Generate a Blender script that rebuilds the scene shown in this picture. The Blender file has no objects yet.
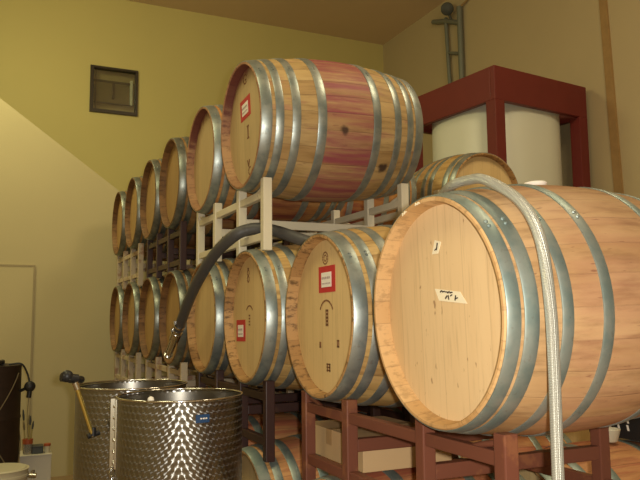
import bpy, bmesh, math, random
from mathutils import Vector, Matrix, Quaternion
PI = math.pi
random.seed(7)
S = bpy.context.scene
COL = S.collection
H = 1.506                     # eye height above the floor

# ------------------------------------------------------------------ camera
cam_d = bpy.data.cameras.new('camera')
cam_d.sensor_width = 36.0
cam_d.lens = 708.0 / 640.0 * 36.0
cam_d.clip_start = 0.02
cam = bpy.data.objects.new('camera', cam_d)
COL.objects.link(cam)
_rt = Vector((0.908304, -0.418202, -0.009592))
_up = Vector((-0.036932, -0.103012, 0.993994))
_fw = Vector((0.416678, 0.902494, 0.109011))
cam.matrix_world = Matrix(((_rt.x, _up.x, -_fw.x, 0), (_rt.y, _up.y, -_fw.y, 0),
                           (_rt.z, _up.z, -_fw.z, H), (0, 0, 0, 1)))
S.camera = cam

# ------------------------------------------------------------------ world, lamps, exposure
W = bpy.data.worlds.new('world')
S.world = W
W.use_nodes = True
W.node_tree.nodes['Background'].inputs[0].default_value = (1.0, 0.86, 0.62, 1)
W.node_tree.nodes['Background'].inputs[1].default_value = 0.08

def area(name, loc, size, power, colour, target):
    d = bpy.data.lights.new(name, 'AREA')
    d.shape = 'RECTANGLE'
    d.size, d.size_y = size
    d.energy = power
    d.color = colour
    o = bpy.data.objects.new(name, d)
    COL.objects.link(o)
    o.location = loc
    o.rotation_euler = (Vector(target) - Vector(loc)).to_track_quat('-Z', 'Y').to_euler()
    return o

area('ceiling_lamp_near', (-0.6, 2.2, 4.9), (1.2, 1.2), 44, (1.0, 0.92, 0.52), (0.6, 4.2, 0.0))
area('ceiling_lamp_far', (-0.8, 6.3, 5.35), (1.0, 1.0), 78, (1.0, 0.94, 0.50), (0.9, 8.0, 2.0))
area('ceiling_lamp_right', (3.0, 1.6, 5.3), (1.0, 1.0), 60, (1.0, 0.84, 0.53), (3.6, 4.5, 1.5))
fl = bpy.data.lights.new('camera_flash', 'POINT')
fl.energy = 192
fl.color = (1.0, 0.97, 0.88)
fl.shadow_soft_size = 0.02
flo = bpy.data.objects.new('camera_flash', fl)
COL.objects.link(flo)
flo.location = Vector((0, 0, H)) + _rt * 0.06 + _up * 0.03 - _fw * 0.02

S.view_settings.view_transform = 'Standard'
S.view_settings.look = 'None'
S.view_settings.gamma = 1.0
S.view_settings.use_curve_mapping = False
S.view_settings.exposure = 0.0

# ------------------------------------------------------------------ material helpers
class NT:
    def __init__(self, name):
        self.m = bpy.data.materials.new(name)
        self.m.use_nodes = True
        self.t = self.m.node_tree
        self.b = self.t.nodes['Principled BSDF']
    def n(self, typ, **kw):
        x = self.t.nodes.new(typ)
        for k, v in kw.items():
            setattr(x, k, v)
        return x
    def put(self, sock, v):
        if hasattr(v, 'is_output'):
            self.t.links.new(v, sock)
        elif isinstance(v, (tuple, list)):
            if len(sock.default_value) == 4 and len(v) == 3:
                v = (*v, 1)
            sock.default_value = v
        else:
            sock.default_value = v
    def math(self, op, a, b=None, c=None):
        x = self.n('ShaderNodeMath', operation=op)
        self.put(x.inputs[0], a)
        if b is not None: self.put(x.inputs[1], b)
        if c is not None: self.put(x.inputs[2], c)
        return x.outputs[0]
    def mix(self, f, a, b, mode='MIX'):
        x = self.n('ShaderNodeMix', data_type='RGBA', blend_type=mode)
        self.put(x.inputs[0], f); self.put(x.inputs[6], a); self.put(x.inputs[7], b)
        return x.outputs[2]
    def ramp(self, f, lo, hi):
        x = self.n('ShaderNodeMapRange', interpolation_type='SMOOTHSTEP')
        self.put(x.inputs[0], f); self.put(x.inputs[1], lo); self.put(x.inputs[2], hi)
        return x.outputs[0]
    def comb(self, a, b, c):
        x = self.n('ShaderNodeCombineXYZ')
        for i, v in enumerate((a, b, c)): self.put(x.inputs[i], v)
        return x.outputs[0]
    def noise(self, vec, scale=1.0, detail=3.0, rough=0.55):
        x = self.n('ShaderNodeTexNoise')
        if vec is not None: self.put(x.inputs['Vector'], vec)
        x.inputs['Scale'].default_value = scale
        x.inputs['Detail'].default_value = detail
        x.inputs['Roughness'].default_value = rough
        return x.outputs['Fac']
    def white(self, w):
        x = self.n('ShaderNodeTexWhiteNoise', noise_dimensions='1D')
        self.put(x.inputs['W'], w)
        return x.outputs['Value']
    def obj(self):
        o = self.n('ShaderNodeTexCoord').outputs['Object']
        s = self.n('ShaderNodeSeparateXYZ')
        self.put(s.inputs[0], o)
        return o, s.outputs[0], s.outputs[1], s.outputs[2]
    def rnd(self):
        return self.n('ShaderNodeObjectInfo').outputs['Random']
    def bump(self, h, strength=0.2, dist=0.01):
        x = self.n('ShaderNodeBump')
        x.inputs['Strength'].default_value = strength
        x.inputs['Distance'].default_value = dist
        self.put(x.inputs['Height'], h)
        self.put(self.b.inputs['Normal'], x.outputs[0])
    def fin(self, col=None, rough=0.5, metal=0.0, spec=0.4):
        if col is not None: self.put(self.b.inputs['Base Color'], col)
        self.put(self.b.inputs['Roughness'], rough)
        self.put(self.b.inputs['Metallic'], metal)
        self.put(self.b.inputs['Specular IOR Level'], spec)
        return self.m

def plain(name, col, rough=0.5, metal=0.0, var=0.08, scale=30, spec=0.4):
    t = NT(name)
    o, x, y, z = t.obj()
    f = t.noise(o, scale, 4)
    c = t.mix(f, tuple(k * (1 - var) for k in col), tuple(min(1, k * (1 + var)) for k in col))
    return t.fin(c, rough, metal, spec)

def wall_paint(name, col, spec=0.25, blotch=0.06):
    t = NT(name)
    o, x, y, z = t.obj()
    f = t.noise(o, 0.9, 3)
    c = t.mix(f, tuple(k * (1 - blotch) for k in col), tuple(min(1, k * (1 + blotch)) for k in col))
    t.bump(t.noise(o, 110, 3), 0.25, 0.004)
    return t.fin(c, 0.7, 0, spec)

def stave_wood(name, c1, c2, stain=(0.25, 0.05, 0.06), amount=0.0, width=0.13, fleck=0.35, spots=(), n=27, joint=0.4):
    """barrel staves: axis along local X, joints every 2*pi/n"""
    t = NT(name)
    o, x, y, z = t.obj()
    r = t.rnd()
    ang = t.math('MULTIPLY', t.math('ADD', t.math('ARCTAN2', z, y), PI), n / (2 * PI))
    idx = t.math('FLOOR', ang)
    fr = t.math('FRACT', ang)
    w = t.white(t.math('ADD', idx, t.math('MULTIPLY', r, 50.0)))
    w2 = t.white(t.math('ADD', t.math('ADD', idx, 71.3), t.math('MULTIPLY', r, 50.0)))
    g = t.noise(t.comb(t.math('MULTIPLY', x, 5.0), t.math('MULTIPLY', ang, 2.6), t.math('MULTIPLY', w, 30)), 1.0, 5, 0.62)
    g2 = t.noise(t.comb(t.math('MULTIPLY', x, 3.0), t.math('MULTIPLY', ang, 0.8), t.math('MULTIPLY', r, 20)), 1.6, 3)
    c = t.mix(t.math('ADD', t.math('MULTIPLY', w, 0.62), t.math('MULTIPLY', t.ramp(g2, 0.3, 0.7), 0.38)), c1, c2)
    c = t.mix(t.math('MULTIPLY', t.ramp(g, 0.42, 0.75), 0.65), c, tuple(k * 0.55 for k in c1))
    # short dark flecks and drips along the grain
    fl_ = t.noise(t.comb(t.math('MULTIPLY', x, 14.0), t.math('MULTIPLY', ang, 5.5), t.math('MULTIPLY', r, 33)), 1.3, 2)
    c = t.mix(t.math('MULTIPLY', t.ramp(fl_, 0.66, 0.74), fleck), c, (0.10, 0.035, 0.02))
    if amount > 0:
        ax = t.math('ABSOLUTE', x)
        m = t.math('SUBTRACT', 1.0, t.ramp(ax, width * 0.75, width * 1.25))
        g3 = t.noise(t.comb(t.math('MULTIPLY', x, 2.2), t.math('MULTIPLY', ang, 1.9), t.math('MULTIPLY', r, 27)), 1.0, 4, 0.6)
        nz = t.ramp(t.math('ADD', t.math('MULTIPLY', g3, 0.85), t.math('MULTIPLY', w2, 0.14)), 0.36, 0.66)
        m = t.math('MULTIPLY', t.math('MULTIPLY', m, t.math('ADD', 0.22, t.math('MULTIPLY', nz, 0.72))), amount)
        c = t.mix(m, c, stain)
        m2 = t.math('MULTIPLY', t.ramp(g2, 0.52, 0.7), 0.4 * amount)
        c = t.mix(m2, c, stain)
    for (sx, sy, sz, rad, dark) in spots:
        d = t.n('ShaderNodeVectorMath', operation='DISTANCE')
        wob = t.n('ShaderNodeVectorMath', operation='ADD')
        t.put(wob.inputs[0], o)
        nn = t.n('ShaderNodeTexNoise'); nn.inputs['Scale'].default_value = 28
        t.put(nn.inputs['Vector'], o)
        sc = t.n('ShaderNodeVectorMath', operation='SCALE'); t.put(sc.inputs[0], nn.outputs['Color']); sc.inputs['Scale'].default_value = rad * 1.1
        t.put(wob.inputs[1], sc.outputs[0])
        t.put(d.inputs[0], wob.outputs[0])
        d.inputs[1].default_value = (sx + rad * .55, sy + rad * .55, sz + rad * .55)
        k = t.math('SUBTRACT', 1.0, t.ramp(d.outputs['Value'], rad * 0.35, rad))
        c = t.mix(t.math('MULTIPLY', k, dark), c, (0.03, 0.015, 0.015))
    j = t.math('ABSOLUTE', t.math('SUBTRACT', fr, 0.5))
    jm = t.ramp(j, 0.47, 0.495)
    c = t.mix(t.math('MULTIPLY', jm, joint), c, (0.06, 0.025, 0.012))
    t.bump(t.math('SUBTRACT', t.math('MULTIPLY', g, 0.3), jm), 0.35, 0.003)
    return t.fin(c, 0.55, 0, 0.3)

def end_grain(name, c1, c2, line=0.6, n=27, stain=None):
    t = NT(name)
    o, x, y, z = t.obj()
    r = t.rnd()
    a = t.math('ARCTAN2', z, y)
    ang = t.math('MULTIPLY', t.math('ADD', a, PI), n / (2 * PI))
    w = t.white(t.math('ADD', t.math('FLOOR', ang), t.math('MULTIPLY', r, 50.0)))
    rad = t.math('SQRT', t.math('ADD', t.math('MULTIPLY', y, y), t.math('MULTIPLY', z, z)))
    g = t.noise(t.comb(t.math('MULTIPLY', rad, 30.0), t.math('MULTIPLY', ang, 3.2), t.math('MULTIPLY', x, 25)), 1.0, 4, 0.65)
    c = t.mix(w, c1, c2)
    c = t.mix(t.math('MULTIPLY', t.ramp(g, 0.48, 0.66), line), c, tuple(k * 0.32 for k in c1))
    if stain:
        k = t.ramp(t.math('ADD', z, t.math('MULTIPLY', t.math('SUBTRACT', g, 0.5), 0.25)), 0.0, 0.20)
        c = t.mix(t.math('MULTIPLY', k, 0.85), c, stain)
    fr = t.math('FRACT', ang)
    jm = t.ramp(t.math('ABSOLUTE', t.math('SUBTRACT', fr, 0.5)), 0.46, 0.495)
    c = t.mix(t.math('MULTIPLY', jm, 0.25), c, (0.05, 0.02, 0.01))
    return t.fin(c, 0.6, 0, 0.25)

def head_wood(name, c1, c2, plank=0.085, fleck=0.5, edge=None):
    """flat barrel head: planks run along local Z"""
    t = NT(name)
    o, x, y, z = t.obj()
    r = t.rnd()
    p = t.math('ADD', t.math('DIVIDE', y, plank), t.math('ADD', 20.0, t.math('MULTIPLY', r, 3.0)))
    idx = t.math('FLOOR', p); fr = t.math('FRACT', p)
    w = t.white(t.math('ADD', idx, t.math('MULTIPLY', r, 40)))
    g = t.noise(t.comb(t.math('MULTIPLY', y, 95.0), t.math('MULTIPLY', z, 5.0), t.math('ADD', t.math('MULTIPLY', w, 20), r)), 1.0, 5, 0.6)
    g2 = t.noise(t.comb(t.math('MULTIPLY', y, 22.0), t.math('MULTIPLY', z, 1.6), t.math('MULTIPLY', r, 17)), 1.0, 3)
    c = t.mix(t.math('ADD', t.math('MULTIPLY', w, 0.5), t.math('MULTIPLY', g2, 0.5)), c1, c2)
    c = t.mix(t.math('MULTIPLY', t.ramp(g, 0.5, 0.8), 0.45), c, tuple(k * 0.6 for k in c1))
    f = t.noise(t.comb(t.math('MULTIPLY', y, 62.0), t.math('MULTIPLY', z, 24.0), t.math('MULTIPLY', r, 9)), 1.0, 2)
    c = t.mix(t.math('MULTIPLY', t.ramp(f, 0.69, 0.76), fleck), c, (0.16, 0.055, 0.02))
    if edge:
        rad = t.math('SQRT', t.math('ADD', t.math('MULTIPLY', y, y), t.math('MULTIPLY', z, z)))
        e = t.math('MULTIPLY', t.ramp(t.math('ADD', rad, t.math('MULTIPLY', t.math('SUBTRACT', g2, 0.5), 0.10)), 0.240, 0.285), t.ramp(z, 0.0, 0.18))
        c = t.mix(t.math('MULTIPLY', e, 0.8), c, edge)
    jm = t.ramp(t.math('ABSOLUTE', t.math('SUBTRACT', fr, 0.5)), 0.475, 0.497)
    c = t.mix(t.math('MULTIPLY', jm, 0.2), c, (0.12, 0.05, 0.02))
    return t.fin(c, 0.5, 0, 0.3)

def galvanised(name, c1, c2, rough=0.36):
    t = NT(name)
    o, x, y, z = t.obj()
    a = t.noise(o, 14, 3)
    b = t.noise(o, 60, 2)
    c = t.mix(t.ramp(a, 0.35, 0.65), c1, c2)
    c = t.mix(t.math('MULTIPLY', t.ramp(b, 0.6, 0.75), 0.3), c, (0.20, 0.13, 0.07))
    return t.fin(c, t.math('ADD', rough - 0.06, t.math('MULTIPLY', b, 0.16)), 0.75, 0.5)

def painted_steel(name, col, rust=(0.22, 0.075, 0.025), amount=0.6, lo=0.62, rough=0.5):
    t = NT(name)
    o, x, y, z = t.obj()
    r = t.rnd()
    off = t.n('ShaderNodeVectorMath', operation='ADD')
    t.put(off.inputs[0], o); t.put(off.inputs[1], t.comb(t.math('MULTIPLY', r, 9), t.math('MULTIPLY', r, 5), 0))
    a = t.noise(off.outputs[0], 9, 5, 0.65)
    b = t.noise(off.outputs[0], 3, 2)
    c = t.mix(b, tuple(k * 0.85 for k in col), tuple(min(1, k * 1.12) for k in col))
    c = t.mix(t.math('MULTIPLY', t.ramp(a, lo, lo + 0.1), amount), c, rust)
    return t.fin(c, rough, 0, 0.4)

def engine_turned(name):
    """stainless sheet with overlapping circular swirl marks in rows"""
    t = NT(name)
    o, x, y, z = t.obj()
    a = t.math('MULTIPLY', t.math('ADD', t.math('ARCTAN2', y, x), PI), 60 / (2 * PI))
    v = t.math('MULTIPLY', z, 1 / 0.0255)
    row = t.math('FLOOR', v)
    sh = t.math('MULTIPLY', t.math('MODULO', row, 2.0), 0.5)
    u = t.math('SUBTRACT', t.math('FRACT', t.math('ADD', a, sh)), 0.5)
    w = t.math('SUBTRACT', t.math('FRACT', v), 0.5)
    d = t.math('SQRT', t.math('ADD', t.math('MULTIPLY', u, u), t.math('MULTIPLY', w, w)))
    an = t.math('ARCTAN2', y, x)
    tx = t.math('MULTIPLY', u, t.math('MULTIPLY', t.math('SINE', an), -1.0)); ty = t.math('MULTIPLY', u, t.math('COSINE', an))
    t.put(t.b.inputs['Tangent'], t.comb(tx, ty, w))
    t.b.inputs['Anisotropic'].default_value = 0.9
    h = t.math('SUBTRACT', 0.5, t.math('MINIMUM', d, 0.5))
    rings = t.math('MULTIPLY', t.math('SINE', t.math('MULTIPLY', d, 70.0)), 0.012)
    t.bump(t.math('ADD', t.math('MULTIPLY', h, 1.0), rings), 0.10, 0.009)
    n = t.noise(o, 4, 2)
    return t.fin(t.mix(n, (0.27, 0.26, 0.245), (0.36, 0.345, 0.32)), 0.32, 1.0, 0.5)

M = {}
M['stave_gold'] = stave_wood('oak_staves_gold', (0.36, 0.195, 0.06), (0.62, 0.42, 0.16), amount=0.35)
M['stave_red'] = stave_wood('oak_staves_wine', (0.36, 0.21, 0.075), (0.55, 0.38, 0.165), stain=(0.27, 0.055, 0.075), amount=1.0, width=0.14,
                            spots=((-0.031, -0.340, -0.076, 0.026, 0.85), (0.206, -0.250, -0.220, 0.036, 0.9), (0.262, -0.245, -0.212, 0.024, 0.7)))
M['stave_deep'] = stave_wood('oak_staves_deep_wine', (0.40, 0.17, 0.05), (0.58, 0.30, 0.10), stain=(0.17, 0.02, 0.025), amount=1.0, width=0.18)
M['stave_pale'] = stave_wood('oak_staves_pale', (0.36, 0.19, 0.075), (0.58, 0.37, 0.18), stain=(0.36, 0.14, 0.09), amount=0.4, width=0.22, fleck=0.6, joint=0.14)
M['stave_orange'] = stave_wood('oak_staves_orange', (0.48, 0.22, 0.07), (0.70, 0.40, 0.16), stain=(0.36, 0.06, 0.05), amount=0.75, width=0.3)
M['chime_dark'] = end_grain('oak_chime_dark', (0.34, 0.18, 0.065), (0.52, 0.30, 0.12), 0.85)
M['chime_wine'] = end_grain('oak_chime_wine', (0.32, 0.15, 0.075), (0.46, 0.25, 0.12), 0.5)
M['chime_pale'] = end_grain('oak_chime_pale', (0.46, 0.25, 0.09), (0.62, 0.38, 0.17), 0.35)
M['croze_wine'] = end_grain('oak_rim_inside_wine', (0.34, 0.17, 0.085), (0.46, 0.27, 0.13), 0.5, stain=(0.11, 0.022, 0.022))
M['head_gold'] = head_wood('oak_head_gold', (0.57, 0.385, 0.17), (0.69, 0.495, 0.23), fleck=0.2)
M['head_wine'] = head_wood('oak_head_wine_edge', (0.46, 0.33, 0.155), (0.58, 0.43, 0.21), fleck=0.2, edge=(0.16, 0.02, 0.025))
M['head_pale'] = head_wood('oak_head_pale', (0.62, 0.41, 0.20), (0.74, 0.53, 0.29), plank=0.1, fleck=0.6)
M['stave_darker'] = stave_wood('oak_staves_darker', (0.20, 0.10, 0.035), (0.38, 0.23, 0.08), amount=0.4)  # darker tones of wood and hoops for the barrels farther along the rows
M['chime_darker'] = end_grain('oak_chime_darker', (0.15, 0.075, 0.03), (0.25, 0.13, 0.05), 0.6)
M['head_darker'] = head_wood('oak_head_darker', (0.34, 0.20, 0.07), (0.44, 0.28, 0.105), fleck=0.2)
M['hoop_darker'] = galvanised('galvanised_hoop_darker', (0.17, 0.19, 0.17), (0.28, 0.29, 0.25), 0.36)
M['hoop'] = galvanised('galvanised_hoop', (0.26, 0.30, 0.29), (0.39, 0.42, 0.39), 0.40)
M['hoop_green'] = galvanised('galvanised_hoop_dull', (0.26, 0.33, 0.31), (0.38, 0.42, 0.38), 0.46)
M['white_steel'] = painted_steel('white_painted_steel', (0.70, 0.62, 0.45), lo=0.64)
M['shaded_steel'] = painted_steel('shaded_dirty_white_steel', (0.50, 0.40, 0.27), rust=(0.25, 0.10, 0.05), amount=0.7, lo=0.52)  # white rack paint darkened for the far racks' shade, with heavier rust
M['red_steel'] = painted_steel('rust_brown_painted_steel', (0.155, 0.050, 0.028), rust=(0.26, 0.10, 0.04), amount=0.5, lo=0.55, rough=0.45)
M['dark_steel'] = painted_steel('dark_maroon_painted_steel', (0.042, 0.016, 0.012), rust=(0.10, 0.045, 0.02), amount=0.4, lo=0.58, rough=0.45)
M['frame_red'] = painted_steel('dark_red_frame_paint', (0.16, 0.022, 0.018), rust=(0.09, 0.02, 0.015), amount=0.3, rough=0.5)
M['yellow_wall'] = wall_paint('yellow_wall_paint', (0.58, 0.49, 0.19))
M['cream_wall'] = wall_paint('cream_wall_paint', (0.53, 0.45, 0.245))
M['tan_wall'] = wall_paint('tan_wall_paint', (0.50, 0.40, 0.23))
M['ceiling'] = wall_paint('ceiling_paint', (0.76, 0.58, 0.38))
M['floor'] = wall_paint('concrete_floor', (0.30, 0.20, 0.11), blotch=0.2)
M['brown_trim'] = plain('brown_batten_wood', (0.36, 0.22, 0.085), 0.6, scale=12, var=0.2)
M['poly'] = plain('white_polyethylene', (0.74, 0.74, 0.62), 0.45, scale=3, var=0.04)
M['red_label'] = plain('red_card', (0.50, 0.03, 0.03), 0.55, var=0.05)
M['white_paper'] = plain('white_paper', (0.84, 0.78, 0.68), 0.6, var=0.04)
M['cream_tape'] = plain('cream_tape', (0.83, 0.72, 0.50), 0.6, var=0.04)
M['ink'] = plain('dark_ink', (0.05, 0.035, 0.03), 0.6)
M['faint_ink'] = plain('faint_grey_ink', (0.42, 0.33, 0.30), 0.6)
M['brand'] = plain('burnt_brand', (0.20, 0.09, 0.035), 0.7)
M['steel'] = plain('polished_stainless', (0.62, 0.60, 0.56), 0.16, 1.0, 0.05, 8)
M['steel_in'] = plain('brushed_stainless_inside', (0.40, 0.37, 0.32), 0.3, 1.0, 0.1, 6)
M['turned'] = engine_turned('engine_turned_stainless')
M['black'] = plain('black_rubber', (0.018, 0.017, 0.017), 0.45)
M['rubber'] = plain('grey_black_hose_rubber', (0.075, 0.070, 0.066), 0.5, var=0.2, scale=50)
M['brass'] = plain('yellow_brass', (0.62, 0.47, 0.12), 0.3, 0.8)
M['blue'] = plain('blue_sticker', (0.02, 0.06, 0.15), 0.4)
M['pipe'] = plain('grey_green_pipe', (0.20, 0.21, 0.17), 0.5, 0.3)
M['card'] = plain('tan_cardboard', (0.55, 0.36, 0.18), 0.75, var=0.05, scale=5)
M['bucket'] = plain('cream_plastic', (0.62, 0.56, 0.40), 0.45)
M['white_box'] = plain('white_laminate', (0.66, 0.60, 0.48), 0.45, var=0.03)
M['drum'] = plain('dark_brown_drum', (0.030, 0.016, 0.010), 0.6, var=0.4, scale=14)
M['cord'] = plain('pale_cord', (0.22, 0.17, 0.09), 0.8)
M['orange'] = plain('orange_plastic', (0.45, 0.10, 0.03), 0.5)
M['dark_plastic'] = plain('dark_grey_plastic', (0.07, 0.075, 0.07), 0.5)
M['straw'] = plain('pale_yellow_handle', (0.45, 0.36, 0.12), 0.6)
M['window_frame'] = plain('dark_bronze_frame', (0.05, 0.038, 0.027), 0.35, 0.3)
M['dark_room'] = plain('dim_brown_room', (0.52, 0.40, 0.22), 0.7, var=0.2, scale=4)
M['glint_strip'] = plain('white_painted_glint', (0.85, 0.85, 0.82), 0.3)  # flash reflection on the frame side, put in as white paint
_g = NT('window_glass')
_tr = _g.n('ShaderNodeBsdfTransparent'); _tr.inputs[0].default_value = (0.86, 0.88, 0.80, 1)
_gl = _g.n('ShaderNodeBsdfGlossy'); _gl.inputs['Roughness'].default_value = 0.03
_mx = _g.n('ShaderNodeMixShader'); _mx.inputs[0].default_value = 0.14
_g.t.links.new(_tr.outputs[0], _mx.inputs[1]); _g.t.links.new(_gl.outputs[0], _mx.inputs[2])
_g.t.links.new(_mx.outputs[0], _g.t.nodes['Material Output'].inputs[0])
M['glass'] = _g.m
_g = NT('clear_jar_glass')
_g.b.inputs['Transmission Weight'].default_value = 0.7
M['jar'] = _g.fin((0.7, 0.66, 0.58), 0.1)
_g = NT('dark_bottle_glass')
M['bottle'] = _g.fin((0.012, 0.014, 0.010), 0.08, 0, 0.6)
# braided steel hose: fine crossing ridges
_t = NT('ribbed_pale_metal_hose')
_o, _x, _y, _z = _t.obj()
_wv = _t.math('SINE', _t.math('MULTIPLY', _t.math('ADD', _z, _t.math('MULTIPLY', _x, 0.8)), 900.0))
_wv2 = _t.math('SINE', _t.math('MULTIPLY', _t.math('SUBTRACT', _z, _t.math('MULTIPLY', _x, 0.8)), 900.0))
_t.bump(_t.math('MULTIPLY', _wv, _wv2), 0.5, 0.002)
M['braid'] = _t.fin((0.50, 0.49, 0.42), 0.36, 0.5, 0.5)

# ------------------------------------------------------------------ mesh helpers
def finish(name, bm, mats, parent=None, smooth=None, loc=None):
    me = bpy.data.meshes.new(name)
    bmesh.ops.recalc_face_normals(bm, faces=bm.faces)
    bm.to_mesh(me); bm.free()
    for m in (mats if isinstance(mats, (list, tuple)) else [mats]):
        me.materials.append(m)
    if smooth is not None:
        me.shade_smooth()
        if smooth < 180:
            me.set_sharp_from_angle(angle=math.radians(smooth))
    o = bpy.data.objects.new(name, me)
    COL.objects.link(o)
    if parent: o.parent = parent
    if loc is not None: o.location = loc
    return o

def tag(o, label, cat, group=None):
    o['label'] = label; o['category'] = cat
    if group: o['group'] = group
    return o

def thing(name, loc, label, cat, group=None, rz=0.0):
    o = bpy.data.objects.new(name, None)
    o.empty_display_size = 0.1
    COL.objects.link(o)
    o.location = loc; o.rotation_euler = (0, 0, rz)
    return tag(o, label, cat, group)

def structure(o):
    o['kind'] = 'structure'
    return o

def box(bm, lo, hi, bevel=0.0):
    c = [(a + b) / 2 for a, b in zip(lo, hi)]
    s = [abs(b - a) for a, b in zip(lo, hi)]
    g = bmesh.ops.create_cube(bm, size=1.0, matrix=Matrix.Translation(c) @ Matrix.Diagonal((*s, 1)))
    if bevel > 0:
        es = {e for v in g['verts'] for e in v.link_edges}
        bmesh.ops.bevel(bm, geom=list(es), offset=bevel, segments=2, affect='EDGES', profile=0.6)
    return bm

def lathe(bm, prof, n=48, axis='Z', mats=None, closed=False, a0=0.0, a1=2 * PI):
    """prof: list of (axial, radius)"""
    full = abs(a1 - a0 - 2 * PI) < 1e-6
    rings = []
    for (h, r) in prof:
        ring = []
        for k in range(n if full else n + 1):
            a = a0 + (a1 - a0) * k / n
            c, s = r * math.cos(a), r * math.sin(a)
            ring.append(bm.verts.new((c, s, h) if axis == 'Z' else (h, c, s)))
        rings.append(ring)
    m = len(prof)
    for i in range(m if closed else m - 1):
        A, B = rings[i], rings[(i + 1) % m]
        for k in range(n if full else n):
            k2 = (k + 1) % n if full else k + 1
            f = bm.faces.new((A[k], A[k2], B[k2], B[k]))
            if mats: f.material_index = mats[i]
    return rings

def disc(bm, ring):
    return bm.faces.new(ring)

def catmull(pts, per=8):
    P = [Vector(p) for p in pts]
    P = [P[0] * 2 - P[1]] + P + [P[-1] * 2 - P[-2]]
    out = []
    for i in range(1, len(P) - 2):
        a, b, c, d = P[i - 1:i + 3]
        for k in range(per):
            t = k / per
            out.append(0.5 * ((2 * b) + (c - a) * t + (2 * a - 5 * b + 4 * c - d) * t * t + (3 * b - a - 3 * c + d) * t ** 3))
    out.append(P[-2])
    return out

def tube(bm, pts, r, n=10, cap=True):
    pts = [Vector(p) for p in pts]
    rr = r if isinstance(r, (list, tuple)) else [r] * len(pts)
    ref = None; prev = None
    for i, p in enumerate(pts):
        d = (pts[min(i + 1, len(pts) - 1)] - pts[max(i - 1, 0)]).normalized()
        if ref is None:
            ref = d.orthogonal().normalized()
        ref = (ref - d * ref.dot(d)).normalized()
        s = d.cross(ref)
        ring = [bm.verts.new(p + (ref * math.cos(2 * PI * k / n) + s * math.sin(2 * PI * k / n)) * rr[i]) for k in range(n)]
        if prev:
            for k in range(n):
                bm.faces.new((prev[k], prev[(k + 1) % n], ring[(k + 1) % n], ring[k]))
        elif cap:
            bm.faces.new(ring)
        prev = ring
    if cap: bm.faces.new(prev[::-1])
    return bm

def new(): return bmesh.new()

def copy_tree(src, loc, label, group=None):
    r = src.copy(); COL.objects.link(r); r.location = loc
    r['label'] = label
    if group: r['group'] = group
    for ch in [c for c in src.children]:
        c = ch.copy(); COL.objects.link(c); c.parent = r
        for g in ch.children:
            d = g.copy(); COL.objects.link(d); d.parent = c
    return r

# ------------------------------------------------------------------ the room
KR = 1.08
V_R = 5.24 * KR          # right wall
U_B = 9.0 * KR          # yellow back wall
U_P = 7.5           # cream partition under the sloping edge
V_L, U_F = -3.6, -2.5
Z_C = 4.107 * KR + H
def slab(name, lo, hi, m):
    return structure(finish(name, box(new(), lo, hi), m))
slab('floor', (V_L - .2, U_F - .2, -0.2), (V_R + .2, U_B + .2, 0), M['floor'])
slab('ceiling', (V_L - .2, U_F - .2, Z_C), (V_R + .2, U_B + .2, Z_C + .2), M['ceiling'])
slab('wall_right', (V_R, U_F - .2, 0), (V_R + .2, U_B + .2, Z_C), M['tan_wall'])
slab('wall_left', (V_L - .2, U_F - .2, 0), (V_L, U_B + .2, Z_C), M['cream_wall'])
slab('wall_front', (V_L, U_F - .2, 0), (V_R, U_F, Z_C), M['cream_wall'])
# back wall with an opening for the small high window
wx0, wx1, wz0, wz1 = 1.005 * KR, 1.592 * KR, 2.582 * KR + H, 3.178 * KR + H
bm = new()
box(bm, (V_L, U_B, 0), (wx0, U_B + .2, Z_C)); box(bm, (wx1, U_B, 0), (V_R, U_B + .2, Z_C))
box(bm, (wx0, U_B, 0), (wx1, U_B + .2, wz0)); box(bm, (wx0, U_B, wz1), (wx1, U_B + .2, Z_C))
structure(finish('wall_back', bm, M['yellow_wall']))
# cream partition with a top edge that slopes like a stair
def zt(v): return 2.184 + H - 0.7322 * v
bm = new()
vl = (2.184 + H - Z_C) / 0.7322
vr = (2.184 + H) / 0.7322
prof = [(V_L, 0), (V_L, Z_C), (vl, Z_C), (vr, 0.0)]
f0 = [bm.verts.new((v, U_P, z)) for v, z in prof]; f1 = [bm.verts.new((v, U_P + .12, z)) for v, z in prof]
bm.faces.new(f0); bm.faces.new(f1[::-1])
for i in range(4):
    bm.faces.new((f0[i], f0[(i + 1) % 4], f1[(i + 1) % 4], f1[i]))
structure(finish('wall_stair', bm, M['cream_wall']))
# flush door in the partition
d1 = structure(finish('door_1', box(new(), (-0.56, U_P - .012, 0.01), (0.352, U_P, 0.527 + H)), M['cream_wall']))
bm = new()
box(bm, (0.352, U_P - .016, 0), (0.368, U_P, 0.543 + H)); box(bm, (-0.576, U_P - .016, 0), (-0.56, U_P, 0.543 + H))
box(bm, (-0.56, U_P - .016, 0.527 + H), (0.352, U_P, 0.543 + H))
finish('door_frame', bm, plain('door_gap_paint', (0.36, 0.29, 0.16), 0.7), d1)
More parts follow.
